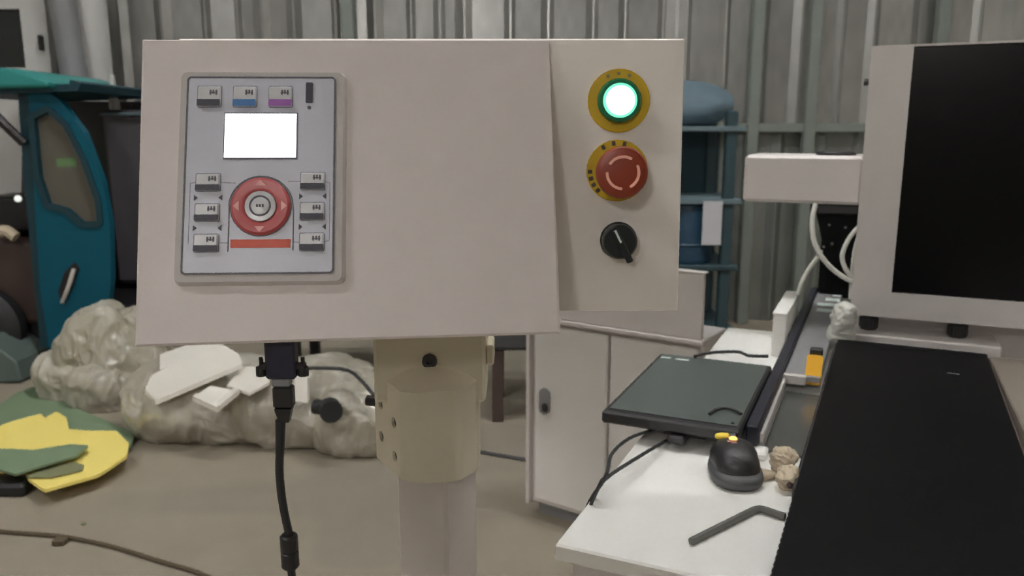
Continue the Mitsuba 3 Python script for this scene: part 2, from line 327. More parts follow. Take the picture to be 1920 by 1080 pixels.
put(k, 'core_end', cat(cyl((-.72, 3.00, .235), (-.70, 2.955, .235), .045, 20), cyl((-.78, 3.02, .235), (-.72, 3.0, .235), .03, 16)), 'black_rubber', label='dark round core end')
k = thing('film_heap', 'tall heap of crumpled cloudy plastic film in front of the teal vehicle', 'plastic film')
HS = dict(st=(2.2, 2.0, .8), cr=.8, sub=6)
put(k, '', cat(blob((-2.02, 3.84, .19), (.21, .17, .265), 31, .045, 5.5, **HS), blob((-1.80, 3.88, .18), (.19, .15, .26), 32, .045, 5.5, **HS), blob((-2.18, 3.82, .08), (.15, .15, .16), 33, .035, 6, **HS), blob((-1.98, 3.70, .06), (.16, .12, .13), 34, .035, 6, **HS)), 'film', True)
def plate4(q, t, up=(0, 0, 1)):
    q = np.array(q, float); u = np.array(up, float)*t
    return hull(np.vstack([q, q+u]))
k = thing('foam_board', 'largest white foam panel lying tilted on the wrapped bundle', 'packing foam')
put(k, '', plate4([(-1.4962, 3.1200, 0.2549), (-1.4383, 3.0800, 0.2187), (-1.1053, 3.1600, 0.3513), (-1.1321, 3.2000, 0.3807), (-1.2285, 3.3000, 0.3920), (-1.2735, 3.3000, 0.3991), (-1.4910, 3.1800, 0.2948)], .02), 'foam_white')
k = thing('foam_board', 'pale grey foam board behind the largest white foam panel', 'packing foam')
put(k, '', plate4([(-1.5105, 3.3000, 0.2855), (-1.5596, 3.4200, 0.3175), (-1.4262, 3.4500, 0.3630), (-1.2724, 3.4200, 0.3712), (-1.2774, 3.3000, 0.3448)], .018), 'foam_white')
k = thing('foam_tray', 'small U-shaped white foam tray in front of the foam panels', 'packing foam')
put(k, 'base', plate4([(-1.2708, 3.0600, 0.2526), (-1.1518, 3.0200, 0.2221), (-1.1063, 3.1000, 0.2616), (-1.2350, 3.1400, 0.2710)], .012), 'foam_white')
put(k, 'rim', plate4([(-1.2737, 3.0500, 0.2471), (-1.1598, 3.0000, 0.2160), (-1.1539, 3.0200, 0.2221), (-1.2682, 3.0700, 0.2537)], .022), 'foam_white')
put(k, 'rim', plate4([(-1.1553, 3.0000, 0.2204), (-1.0984, 3.0900, 0.2649), (-1.1223, 3.1100, 0.2673), (-1.1829, 3.0300, 0.2230)], .022), 'foam_white')
k = thing('foam_sheet', 'flat white foam sheet between the foam tray and the black plug', 'packing foam')
put(k, '', plate4([(-1.1694, 3.1400, 0.2710), (-1.0568, 3.0800, 0.2593), (-0.9811, 3.1000, 0.2976), (-0.9979, 3.2000, 0.3301), (-1.1195, 3.2000, 0.3347)], .012), 'foam_white')
k = thing('foam_block', 'small white foam block just right of the black plug', 'packing foam')
put(k, '', plate4([(-0.8669, 3.0500, 0.2471), (-0.8135, 3.0400, 0.2417), (-0.8211, 3.0800, 0.3353), (-0.8722, 3.0800, 0.3398)], .03, (0, .9, .3)), 'foam_white')
k = thing('dark_strip', 'thin dark strip lying over the wrapped bundle next to the column', 'strip')
put(k, '', tube([(-0.8591, 3.1000, 0.3649), (-0.7729, 3.1000, 0.3693), (-0.6617, 3.0800, 0.3665), (-0.5997, 3.0400, 0.3391), (-0.5398, 3.0000, 0.2863)], .007, 8), 'black_rubber')

def mat_sheet(pts, z, th, amp, seed):
    P = Polygon([(p[0], p[1]) for p in pts]).buffer(.008)
    m = prism(P, th, z); v, f = trimesh.remesh.subdivide_to_size(m.vertices, m.faces, .05)
    m = trimesh.Trimesh(v, f); v = np.array(m.vertices)
    v[:, 2] += (nfbm(v*[5, 5, 0], 3, seed)-.35)*amp; v[:, 2] = np.maximum(v[:, 2], .001)
    return trimesh.Trimesh(v, m.faces, process=False)
k = thing('green_mat', 'dull green sheet lying under the yellow sheet in front of the film heap', 'sheet')
put(k, '', mat_sheet([(-2.2691, 3.1525, 0.0300), (-2.3852, 3.4723, 0.0300), (-2.4085, 3.7105, 0.0300), (-2.3976, 3.8330, 0.0300), (-2.0498, 3.5729, 0.0300), (-1.6345, 3.2611, 0.0300), (-1.5810, 3.1178, 0.0300), (-1.8065, 3.0395, 0.0300)], .02, .012, .05, 41), 'foam_green')
k = thing('yellow_sheet', 'bright yellow folded sheet on the floor at the left edge', 'sheet')
put(k, 'lower_layer', mat_sheet([(-2.0245, 2.7900, 0.0500), (-2.1896, 3.1029, 0.0500), (-2.1932, 3.2849, 0.0500), (-2.1042, 3.3902, 0.0500), (-2.0522, 3.3368, 0.0500), (-2.0482, 3.4176, 0.0500), (-1.9704, 3.3500, 0.0500), (-1.8911, 3.2220, 0.0500), (-1.6774, 3.1975, 0.0500), (-1.5594, 3.0575, 0.0500), (-1.5067, 2.9284, 0.0500), (-1.5338, 2.7619, 0.0500), (-1.6436, 2.6373, 0.0500), (-1.7574, 2.7343, 0.0500), (-1.8204, 2.8138, 0.0500)], .05, .012, .02, 42), 'foam_yellow')
put(k, 'olive_flap', mat_sheet([(-2.0728, 2.8720, 0.1000), (-2.1221, 2.9460, 0.1000), (-1.8536, 2.9138, 0.1000), (-1.7387, 2.9677, 0.1000), (-1.6701, 2.9568, 0.1000), (-1.6608, 2.8617, 0.1000), (-1.7587, 2.7528, 0.1000), (-1.7888, 2.7059, 0.1000), (-1.9336, 2.7818, 0.1000)], .085, .008, .01, 43), 'foam_green', label='dull green underside folded over')
put(k, 'fold_slot', mat_sheet([(-1.7566, 2.7268, 0.0700), (-1.7503, 2.7830, 0.0700), (-1.6685, 2.8513, 0.0700), (-1.6184, 2.8217, 0.0700), (-1.6019, 2.7830, 0.0700), (-1.6789, 2.7268, 0.0700)], .068, .004, .0, 43), 'olive', label='olive fold')
k = thing('black_block', 'small black block under the near corner of the yellow sheet', 'block')
put(k, '', bx(-1.92, -1.77, 2.70, 2.80, 0, .05, .012), 'black_rubber')
k = thing('floor_cable', 'thin dark cable lying across the concrete floor at the lower left', 'cable')
put(k, '', tube([(-2.3, 2.52, .008), (-1.95, 2.50, .008), (-1.6902, 2.4392, 0.0080), (-1.4787, 2.4072, 0.0080), (-1.2931, 2.3488, 0.0080), (-1.0810, 2.2517, 0.0080), (-0.8969, 2.1616, 0.0080), (-.6, 1.95, .008), (-.35, 1.7, .008)], .0065, 8), 'floor_cable')
k = thing('cable_clip', 'small dark clip on the floor cable', 'clip')
put(k, '', bx(*[v for a, b in zip((-1.4539, 2.3723, 0.0100), (.02, .018, .012)) for v in (a-b, a+b)][:4], 0, .02, .004), 'floor_cable')
k = thing('floor_rod', 'thin dark rod on the floor between the column and the grey cabinet', 'rod')
put(k, '', cyl((-0.1771, 3.1307, 0.0060), (0.1067, 3.0102, 0.0060), .008, 8), 'dark_grey')
k = thing('debris_chip', 'tiny dark chip on the floor right of the floor cable', 'chip')
put(k, '', trimesh.creation.icosphere(subdivisions=1, radius=.008).apply_transform(mtx((-1.4452, 2.4983, 0.0040), (1, 0, 0), (0, 1, 0), (0, 0, .6))), 'olive')

# ------------------------------------------------------------------ grey cabinet
AC = 34.0
ca, sa = math.cos(math.radians(AC)), math.sin(math.radians(AC))
MC = mtx((.049, 2.565, 0), (ca, -sa, 0), (sa, ca, 0), (0, 0, 1))      # x along the front, y into the cabinet
k = thing('steel_cabinet', 'light grey steel cabinet with a recessed door lock, on the floor behind the desk', 'cabinet')
put(k, 'body', tf(bx(0, .60, .02, .18, .05, .698, .004), MC), 'cabinet_grey')
put(k, 'plinth', tf(bx(.02, .58, .05, .16, 0, .05), MC), 'mid_grey')
put(k, 'top', tf(bx(-.01, .605, -.012, .19, .6981, .712, .003), MC), 'white_sheet')
d = put(k, 'door', tf(bx(.034, .30, -.004, .0195, .075, .685, .004), MC), 'cabinet_grey')
put(k, 'door', tf(bx(.31, .59, -.004, .0195, .075, .685, .004), MC), 'cabinet_grey')
put(k, 'side_edge', tf(bx(0, .014, -.006, .0195, .05, .68, .002), MC), 'white_sheet', label='pale left edge')
put(d, 'lock_plate', tf(prism(rrect(-.02, .02, -.045, .045, .02), .006), MC @ mtx((.075, -.0045, .43), (1, 0, 0), (0, 0, 1), (0, -1, 0))), 'mid_grey')
put(d, 'key_hole', tf(prism(rrect(-.011, .011, -.036, -.006, .01), .003), MC @ mtx((.079, -.0106, .43), (1, 0, 0), (0, 0, 1), (0, -1, 0))), 'black_plastic')
k = thing('upright_sheet', 'plain white upright sheet-metal panel on top of the grey cabinet', 'sheet-metal panel')
put(k, 'face_plate', tf(bx(.05, .597, .0, .018, .7125, .905, .002), MC), 'white_sheet')
put(k, 'folded_edge', tf(bx(.05, .60, -.002, .03, .9051, .911, .002), MC), 'white_sheet')

# ------------------------------------------------------------------ desk frame of reference
AD = 24.5
c, s = math.cos(math.radians(AD)), math.sin(math.radians(AD))
MD = mtx((.058, 1.003, 0), (c, -s, 0), (s, c, 0), (0, 0, 1))          # desk: x along the front edge, y away
k = thing('white_desk', 'white desk carrying the black belt, the monitor and the mouse', 'desk')
put(k, 'top', tf(bx(0, 1.9, 0, 1.36, .725, .75, .003), MD), 'desk_white')
put(k, 'front_panel', tf(bx(.02, 1.88, .02, .04, .08, .7249), MD), 'white_sheet')
put(k, 'side_panel', tf(bx(.02, .04, .0405, 1.34, 0, .7249), MD), 'white_sheet')
put(k, 'side_panel', tf(bx(1.86, 1.88, .0405, 1.34, 0, .7249), MD), 'white_sheet')
put(k, 'back_panel', tf(bx(.0405, 1.859, 1.32, 1.34, .08, .7249), MD), 'white_sheet')

# monitor lying flat
MM = MD @ mtx((-.066, .400, -.046), (1, 0, 0), (0, 1, 0), (0, 0, 1))
k = thing('flat_monitor', 'flat black monitor lying face up on a short stand above the white desk', 'monitor')
put(k, 'casing', tf(bx(0, .248, 0, .43, .823, .846, .004), MM), 'black_plastic')
put(k, 'screen', tf(bx(.010, .240, .018, .420, .8462, .8475), MM), 'screen_grey', False, 'dark grey glossy screen')
put(k, 'stand', tf(cat(bx(.10, .18, .06, .30, .7967, .803, .002), bx(.115, .145, .10, .2, .803, .8229, .003)), MM), 'black_plastic')
put(k, 'port_stub', tf(bx(.125, .155, -.012, .02, .808, .8229, .003), MM), 'black_plastic')
for x in (.012, .045): put(k, 'sticker', tf(bx(x, x+.022+.008*(x > .03), .385, .397, .8476, .8479), MM), 'pointer_white', False, 'tiny white sticker')
put(k, 'button', tf(cyl((.23, .03, .8474), (.23, .03, .849), .003, 12), MM), 'black_plastic')
k = thing('monitor_cable', 'thin black cable looping from the monitor past the left edge of the desk', 'cable', None)
put(k, '', tube([(0.2974, 1.4200, 0.7596), (0.2572, 1.3800, 0.7687), (0.2016, 1.3000, 0.7841), (0.1596, 1.2000, 0.7986), (0.1458, 1.1400, 0.7979), (0.1385, 1.1300, 0.7851), (.11, 1.16, .70), (.10, 1.2, .5)], .0028, 8), 'black_rubber')
k = thing('monitor_cable', 'thin black cable running straight from the monitor stub to the desk corner', 'cable', None)
put(k, '', tube([(0.3213, 1.4200, 0.7617), (0.2947, 1.3850, 0.7544), (0.2308, 1.2800, 0.7690), (0.1684, 1.1850, 0.7781), (0.1441, 1.1500, 0.7778), (0.1310, 1.1200, 0.7812), (.105, 1.13, .69), (.09, 1.16, .5)], .0028, 8), 'black_rubber')
k = thing('screen_cable', 'black cable draped over the far edge of the flat monitor', 'cable')
put(k, '', tube([(0.4110, 1.7403, 0.8050), (0.4493, 1.7598, 0.8070), (0.4783, 1.7688, 0.8070), (0.5186, 1.7688, 0.8070), (0.5361, 1.7447, 0.8050), (0.5769, 1.7403, 0.8050)], .0035, 8), 'black_rubber')
k = thing('screen_cable', 'short black cord loop on the near edge of the flat monitor', 'cable')
put(k, '', tube([(0.3544, 1.3671, 0.8040), (0.3707, 1.3868, 0.8050), (0.3924, 1.3955, 0.8050), (0.4061, 1.3812, 0.8050), (0.4118, 1.3671, 0.8040)], .0025, 8), 'black_rubber')

# machine bed: black rail and grey plate
k = thing('machine_bed', 'narrow grey machine bed with dark side rail, between flat monitor and belt', 'machine bed')
put(k, 'side_rail', tf(bx(.186, .208, .432, 1.82, .764, .802, .003), MD), 'rail_blue_black', label='long blue-black side rail')
put(k, 'plate', tf(bx(.2085, .283, .815, 1.80, .776, .790, .002), MD), 'bed_grey', label='grey plate')
put(k, 'end_strip', tf(bx(.2085, .255, .800, .8145, .772, .793, .002), MD), 'white_sheet', label='white end strip')
put(k, 'edge_strip', tf(bx(.2085, .2150, .445, .7995, .768, .785, .001), MD), 'white_sheet', label='thin white edge strip')
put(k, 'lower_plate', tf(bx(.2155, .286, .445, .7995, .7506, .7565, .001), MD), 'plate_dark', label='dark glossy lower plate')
for i, (a, b) in enumerate(((.256, .281), (.240, .282), (.222, .282), (.226, .278))):  # flat white strips across the far part of the plate
    put(k, 'white_strip', tf(bx(a, b, 1.75-.085*i, 1.795-.085*i, .7902, .7906), MD), 'pointer_white', False, 'flat white strip')
put(k, 'end_block', tf(bx(.2085, .31, 1.8005, 1.84, .776, .96, .003), MD), 'matte_black', label='black block at the far end')
put(k, 'bracket', tf(bx(.19, .225, .405, .444, .7505, .7638, .003), MD), 'desk_white', label='white foot')
for y in (.9, 1.3): put(k, 'plate_leg', tf(bx(.21, .28, y, y+.03, .7505, .7759), MD), 'dark_grey')
k = thing('white_case', 'narrow white upright box on the desk just beyond the flat monitor', 'box')
put(k, 'body', tf(bx(.150, .184, 1.094, 1.40, .7505, .856, .003), MD), 'desk_white')
put(k, 'lid', tf(bx(.148, .185, 1.092, 1.402, .8561, .862, .002), MD), 'desk_white')
k = thing('tape_tag', 'yellow plastic tag with a black top at the edge of the black belt', 'tag')
MT = MD @ mtx((.268, .84, 0), (1, 0, 0), (0, 1, 0), (0, 0, 1))
put(k, 'body', tf(prism(rrect(-.016, .016, -.032, .032, .005), .012), MT @ mtx((0, 0, .797), (1, 0, 0), (0, .45, .89), (0, -.89, .45))), 'tag_yellow')
put(k, 'clip', tf(bx(-.012, .014, .012, .030, .826, .842, .003), MT), 'black_plastic')
put(k, 'post', tf(cyl((0, .02, .7901), (0, .02, .83), .005, 10), MT), 'black_plastic')

# mouse
q = np.array((0.3625, 1.2574, 0.7500)); MO = mtx((q[0], q[1]-.036, .75), (1.1, -.13, 0), (.13, 1.1, 0), (0, 0, 1.2))
k = thing('computer_mouse', 'black computer mouse with an orange glow and a yellow wheel on the white desk', 'mouse')
def ell(sx, sy, sz, cx, cy, cz, p=2.3, z0=0.0, sub=4, waist=0.0):
    m = trimesh.creation.icosphere(subdivisions=sub); v = np.array(m.vertices); v = v/((np.abs(v)**p).sum(1)**(1/p))[:, None]
    v[:, 0] *= 1-waist*np.exp(-((v[:, 1]+.15)/.35)**2)
    v = v*[sx, sy, sz]+[cx, cy, cz]; v[:, 2] = np.maximum(v[:, 2], z0); return trimesh.Trimesh(v, m.faces, process=False)
put(k, 'base', tf(ell(.038, .056, .014, 0, -.002, .009, 2.6, .0005), MO), 'dark_grey', True, 'grey lower body carrying the shadow below it')  # grey skirt stands in for the shadow at the near side
put(k, 'shell', tf(ell(.036, .050, .030, 0, .004, .018, 2.4, .014, waist=.08), MO), 'black_plastic', True)
put(k, 'scroll_wheel', tf(cyl((-.006, .036, .038), (.004, .036, .038), .011, 24), MO), 'black_rubber')
put(k, 'wheel_cover', tf(ell(.014, .008, .005, -.012, .036, .0435), MO), 'lemon', True, 'yellow wheel cover')
put(k, 'light', tf(ell(.006, .006, .003, -.002, .016, .0478), MO), 'tag_yellow', True, 'glowing orange light', emit=[3.0, 1.0, .25])
put(k, 'emblem', tf(cat(bx(-.012, -.008, .002, .006, .0478, .0486), bx(-.0075, .001, -.002, .002, .0478, .0486)), MO), 'arrow_pink', label='pale emblem strokes')
put(k, 'cord', tube([MO[:3, 3]+MO[:3, :3] @ np.array(p) for p in ((.008, .05, .012), (.012, .075, .006), (.02, .11, .004), (.03, .2, .004), (.04, .3, .004))], .002, 8), 'black_rubber')
k = thing('hex_key', 'dark steel hex key lying on the white desk', 'hex key')
hp = [(0.2431, 0.9997, 0.7556), (0.3538, 1.0902, 0.7556), (0.3647, 1.0953, 0.7556), (0.3726, 1.0902, 0.7556), (0.3941, 1.0703, 0.7556)]
put(k, '', tube(hp, .0054, 6, smooth=False), 'key_steel', 20)
k = thing('crumpled_rag', 'beige crumpled lump with a dark hole against the left side of the black belt', 'rag')
q = np.array((0.4360, 1.2033, 0.7700)); 
put(k, 'cloth_and_shade', cat(blob((q[0]+.004, q[1]+.02, .775), (.018, .018, .021), 51, .008, 70, 4, .7502), blob((q[0]-.004, q[1]-.028, .768), (.015, .017, .017), 52, .008, 70, 4, .7502),
    blob((q[0]-.05, q[1]+.012, .757), (.042, .016, .008), 53, .002, 60, 4, .7502)), 'beige', True)  # the flat tail stands in for a shadow on the desk
put(k, 'hole', ell(.006, .005, .008, q[0]-.004, q[1]-.0435, .765), 'seat_brown', True, 'dark hole')

# belt conveyor
cb, sb, tb = math.cos(math.radians(25.4)), math.sin(math.radians(25.4)), math.radians(0.9)      # the belt dips slightly towards the camera
MB = mtx((.81, 1.932, 0), (cb, -sb, 0), (sb, cb, 0), (0, 0, 1)) @ mtx((0, 0, .80), (1, 0, 0), (0, math.cos(tb), math.sin(tb)), (0, -math.sin(tb), math.cos(tb))) @ mtx((0, 0, -.80), (1, 0, 0), (0, 1, 0), (0, 0, 1))
k = thing('belt_conveyor', 'wide black belt conveyor running towards the camera over the white desk', 'conveyor')
w, zt, zb_, L = .324, .80, .771, -1.30
prof = LineString([(0-.02, (zt+zb_)/2), (L, (zt+zb_)/2)]).buffer((zt-zb_)/2, quad_segs=8)
put(k, 'belt', tf(prism(prof, w-.006), MB @ mtx((.003, 0, 0), (0, 1, 0), (0, 0, 1), (1, 0, 0))), 'belt')
for i in range(24):
    y = -1.28+i*.0165
    put(k, 'belt_rib', tf(hull([(-.004, y, .7705), (-.004, y+.008, .7705), (.010, y, .7995), (.010, y+.008, .7995), (.004, y, .7705), (.004, y+.008, .7705)]), MB), 'black_rubber', False)
put(k, 'side_frame', tf(bx(w-.003, w+.006, L+.02, -.005, .7705, .788, .002), MB), 'seat_brown', label='dark brown side frame')
put(k, 'side_frame', tf(bx(-.004, .0025, L+.4, -.005, .7705, .790, .002), MB), 'black_plastic')
put(k, 'belt_mark', tf(bx(.232, .255, -.215, -.211, .8001, .8004), MB), 'mid_grey', False, 'small pale mark')
for y in (-.35, -.8):
    put(k, 'foot', tf(bx(.04, w-.04, y, y+.04, .752-y*.0157, .7708), MB), 'black_plastic')

# enclosure with the black window at the belt's far end
ME = mtx((.847, 1.957, 0), (c, -s, 0), (s, c, 0), (0, 0, 1))
k = thing('machine_enclosure', 'white machine enclosure with a large black window at the far end of the black belt', 'machine')
XZ = lambda y: ME @ mtx((0, y, 0), (1, 0, 0), (0, 0, 1), (0, -1, 0))
put(k, 'frame', tf(prism(Polygon([(0, .852), (.75, .852), (.75, 1.50), (0, 1.50)], [[(.090, .915), (.70, .915), (.70, 1.495), (.090, 1.495)]]), .03), XZ(.03)), 'white_sheet', False)
put(k, 'body', tf(bx(.004, .746, .0305, .42, .852, 1.497, .004), ME), 'white_sheet')
put(k, 'window', tf(bx(.0902, .6998, .008, .029, .9152, 1.4948), ME), 'black_gloss', False, 'large black window')
put(k, 'base', tf(bx(.004, .75, .12, .42, .7505, .8515), ME), 'white_sheet')
put(k, 'lip', tf(bx(-.027, .335, -.008, .1195, .7505, .806, .004), ME), 'white_sheet')
for x in (.025, .225):
    kb = put(k, 'knob', tf(lathe([(0, 0), (.019, 0), (.0205, .003), (.0205, .03), (.018, .034), (0, .034)], 20), ME @ mtx((x+.02, .062, .8065), (1, 0, 0), (0, 1, 0), (0, 0, 1))), 'black_rubber', label='black knob')
    for j in range(12):
        a = j*math.pi/6; put(kb, 'knurl', tf(cyl((x+.02+.0205*math.cos(a), .062+.0205*math.sin(a), .8105), (x+.02+.0205*math.cos(a), .062+.0205*math.sin(a), .8365), .0025, 6), ME), 'black_rubber')
put(k, 'side_deck', tf(bx(.309, .75, -.80, -.012, .7505, .782, .002), ME), 'deck_beige_shaded', label='beige-grey side deck darkened for enclosure shade')
put(k, 'deck_inset', tf(bx(.375, .74, -.72, -.06, .7821, .7835), ME), 'mid_grey', label='grey inset plate')
put(k, 'deck_seam', tf(bx(.375, .74, -.735, -.7201, .7821, .7845), ME), 'black_plastic', label='dark seam strip')
put(k, 'hinge_pin', tf(cyl((-.012, .05, 1.42), (-.002, .05, 1.42), .008, 10), ME), 'black_plastic')
k = thing('cantilever_unit', 'white box-shaped machine arm projecting left from the enclosure over the grey bed', 'machine arm')
put(k, 'housing', tf(bx(-.292, .0035, .10, .36, 1.117, 1.241, .008), ME), 'white_sheet')
put(k, 'top_cap', tf(lathe([(0, 0), (.05, 0), (.05, .006), (.045, .01), (0, .01)], 28), ME @ mtx((-.07, .2, 1.2412), (1, 0, 0), (0, 1, 0), (0, 0, 1))), 'black_plastic', label='flat black cap')
put(k, 'underside_plate', tf(bx(-.12, .0, .12, .34, 1.09, 1.1165, .004), ME), 'black_plastic')
put(k, 'head', tf(hull([(-.105, .14, 1.0895), (.0, .14, 1.0895), (.0, .30, 1.0895), (-.105, .30, 1.0895), (-.08, .15, .99), (.0, .15, .99), (.0, .28, .99), (-.08, .28, .99)]), ME), 'matte_black', False, 'black head under the arm')
put(k, 'head_foot', tf(hull([(-.085, .155, .87), (.0, .155, .87), (.0, .26, .87), (-.085, .26, .87), (-.075, .15, .9895), (.0, .15, .9895), (.0, .26, .9895), (-.075, .26, .9895)]), ME), 'matte_black', False)
for a, b, z in ((-.07, .1385, 1.06), (-.03, .1385, 1.055), (-.06, .1405, 1.01), (-.08, .146, 1.0)):
    put(k, 'screw', tf(trimesh.creation.icosphere(subdivisions=1, radius=.004).apply_translation((a, b, z)), ME), 'steel')
def ep(*ps): return [ME[:3, :3] @ np.array(p)+ME[:3, 3] for p in ps]
k = thing('white_hose', 'white hose hanging from the arm and curving towards the enclosure', 'hose')
put(k, '', tube([(0.7801, 2.0600, 1.1202), (0.7710, 2.0500, 1.0801), (0.7751, 2.0400, 1.0290), (0.7935, 2.0300, 0.9890), (0.8221, 2.0200, 0.9560), (0.8540, 2.0000, 0.9333), (0.8886, 1.9900, 0.9214)], .0065, 10), 'cable_white')
k = thing('white_hose', 'thin white hose bowing out beside the enclosure edge', 'hose')
put(k, '', tube([(0.8798, 2.0000, 1.0774), (0.8577, 2.0000, 1.0532), (0.8413, 2.0000, 1.0235), (0.8345, 2.0000, 0.9909), (0.8464, 2.0000, 0.9595), (0.8673, 2.0000, 0.9361)], .006, 10), 'cable_white')
k = thing('white_hose', 'white hose rising straight beside the enclosure edge', 'hose')
put(k, '', tube([(0.8874, 2.0300, 1.0441), (0.8799, 2.0300, 1.0028), (0.8778, 2.0300, 0.9613), (0.8784, 2.0300, 0.9194), (0.8791, 2.0300, 0.8772)], .007, 10), 'cable_white')
k = thing('clear_tube', 'pale translucent tube slanting down left of the black head', 'tube')
put(k, '', tube([(0.8117, 2.0800, 0.9983), (0.7996, 2.0800, 0.9729), (0.7819, 2.0800, 0.9458), (0.7661, 2.0800, 0.9101), (0.7583, 2.0800, 0.8784)], .006, 10), 'clear_wrap')
k = thing('plastic_wrap', 'crumpled white plastic wrap at the lower left corner of the enclosure', 'plastic wrap')
q = np.array((0.8190, 1.9300, 0.8441))
put(k, '', cat(blob((q[0], q[1], q[2]), (.026, .03, .045), 61, .009, 40, 4), blob((q[0]+.005, q[1]+.01, q[2]-.04), (.034, .03, .03), 62, .008, 40, 4)), 'clear_wrap', True)

# ------------------------------------------------------------------ switch panel box
k = thing('switch_panel', 'white switch box with a lit green lamp and red stop button beside the console', 'control panel')
put(k, 'body', hull([(x, y, z) for y in (.8515, .93) for x, z in ((-.34, 1.109), (.1805, 1.109), (.1765, 1.394), (-.34, 1.394))]+[(x+dx, .85, z+dz) for x, z, dx, dz in ((-.34, 1.109, .0015, .0015), (.1805, 1.109, -.0015, .0015), (.1765, 1.394, -.0015, -.0015), (-.34, 1.394, .0015, -.0015))]), 'panel_white', False)
def PP(x, z): return mtx((x, .85, z), (1, 0, 0), (0, 0, 1), (0, -1, 0))
lamp = put(k, 'indicator_lamp', tf(lathe([(0, 0), (.0322, 0), (.0322, .0018), (.031, .0026), (0, .0026)], 40), PP(.1104, 1.3322)), 'sign_yellow', label='round yellow label disc of the lit lamp')
put(lamp, 'collar', tf(lathe([(.0175, .0026), (.0225, .0026), (.0222, .009), (.0205, .0115), (.0175, .0115)], 36), PP(.1104, 1.3322)), 'lens_ring', label='green collar')
put(lamp, 'lens_edge', tf(lathe([(.0150, .0116), (.0176, .0110), (.0172, .0128), (.0150, .0140)], 36), PP(.1106, 1.3322)), 'lens_ring', label='green glowing lens edge', emit=[.25, 1.05, .72])
put(lamp, 'lens', tf(lathe([(0, .0116), (.0149, .0116), (.0149, .0140), (.010, .0156), (0, .0162)], 36), PP(.1106, 1.3322)), 'pointer_white', label='glowing white-green lens', emit=[1.7, 2.6, 2.2])
def arc_text(n, r, a0, a1, M, z, w=.0035, h=.0045):
    out = []
    for i in range(n):
        a = math.radians(a0+(a1-a0)*i/max(n-1, 1)); out.append(tf(bx(-w/2, w/2, -h/2, h/2, 0, .0004), M @ mtx((r*math.cos(a), r*math.sin(a), z), (math.sin(a), -math.cos(a), 0), (math.cos(a), math.sin(a), 0), (0, 0, 1))))
    return cat(*out)
put(lamp, 'lettering', arc_text(3, .0272, 116, 68, PP(.1104, 1.3322), .00262, .003, .003), 'olive', False, 'small dark marks')
st = put(k, 'emergency_stop', tf(lathe([(0, 0), (.0322, 0), (.0322, .0018), (.031, .0026), (0, .0026)], 40), PP(.1104, 1.2606)), 'sign_yellow', label='round yellow label disc of the stop button')
put(st, 'lettering', cat(arc_text(3, .0285, 122, 76, PP(.1104, 1.2606), .00262), arc_text(4, .0285, 182, 226, PP(.1104, 1.2606), .00262, .004, .0045)), 'seat_brown', False, 'dark lettering marks on the yellow disc')
put(st, 'stem', tf(lathe([(0, .0026), (.0165, .0026), (.0165, .028), (.019, .030), (0, .030)], 32), PP(.1104, 1.2606)), 'stop_red')
put(st, 'mushroom_head', tf(lathe([(0, .030), (.022, .030), (.0258, .033), (.0262, .040), (.0245, .0445), (.020, .0465), (0, .0475)], 48), PP(.1104, 1.2606)), 'stop_red')
for a0 in (62, 182, 302-0):
    pts = [(.0158*math.cos(math.radians(a0+t)), .0158*math.sin(math.radians(a0+t))) for t in np.linspace(0, 82, 14)]
    put(st, 'arrow_arc', tf(prism(LineString(pts).buffer(.0014), .0012, .0468), PP(.1104, 1.2606)), 'stop_mark', label='pale curved stripe')
sw = put(k, 'selector_switch', tf(lathe([(0, 0), (.0195, 0), (.0195, .003), (.0175, .005), (0, .005)], 32), PP(.1135, 1.1872)), 'knob_black', label='black rotary selector switch')
put(sw, 'knob', tf(lathe([(0, .005), (.0185, .005), (.0180, .018), (.0165, .020), (0, .0205)], 36), PP(.1135, 1.1872)), 'knob_black')
dx, dz = math.cos(math.radians(-63)), math.sin(math.radians(-63))
MK = PP(.1135, 1.1872) @ mtx((0, 0, 0), (dx, dz, 0), (-dz, dx, 0), (0, 0, 1))
put(sw, 'lever', tf(bx(-.015, .0230, -.0036, .0036, .0206, .0255, .0012), MK), 'knob_black')
put(sw, 'pointer', tf(bx(-.0148, -.0005, -.0011, .0011, .0256, .0260), MK), 'pointer_white', False, 'white pointer line')

# ------------------------------------------------------------------ control console with keypad
E1, E2, EN, EO = np.array((0.9985, 0.0541, 0.0000)), np.array((-0.0170, 0.3141, 0.9492)), np.array((0.0513, -0.9479, 0.3145)), np.array((-0.3585, 0.7350, 1.1040))
MF = mtx(EO, E1, E2, EN)
k = thing('control_console', 'white wedge-shaped control console with a grey keypad, hanging on the cream column', 'control console')
corn = [(0, -.0035), (.4069, .0035), (.4022, .3038), (-.0057, .3034)]
fp = [MF[:3, :3] @ np.array((x, y, 0))+EO for x, y in corn]
cen = np.mean(fp, 0)
front = [p+(cen-p)/np.linalg.norm(cen-p)*.0035 for p in fp]
rim = [p-EN*.003 for p in fp]
back = [(p[0], .8495, p[2]) for p in rim]
put(k, 'body', hull(front+rim+back), 'console_white', False)
for (x, y) in ((.0, .262),): pass
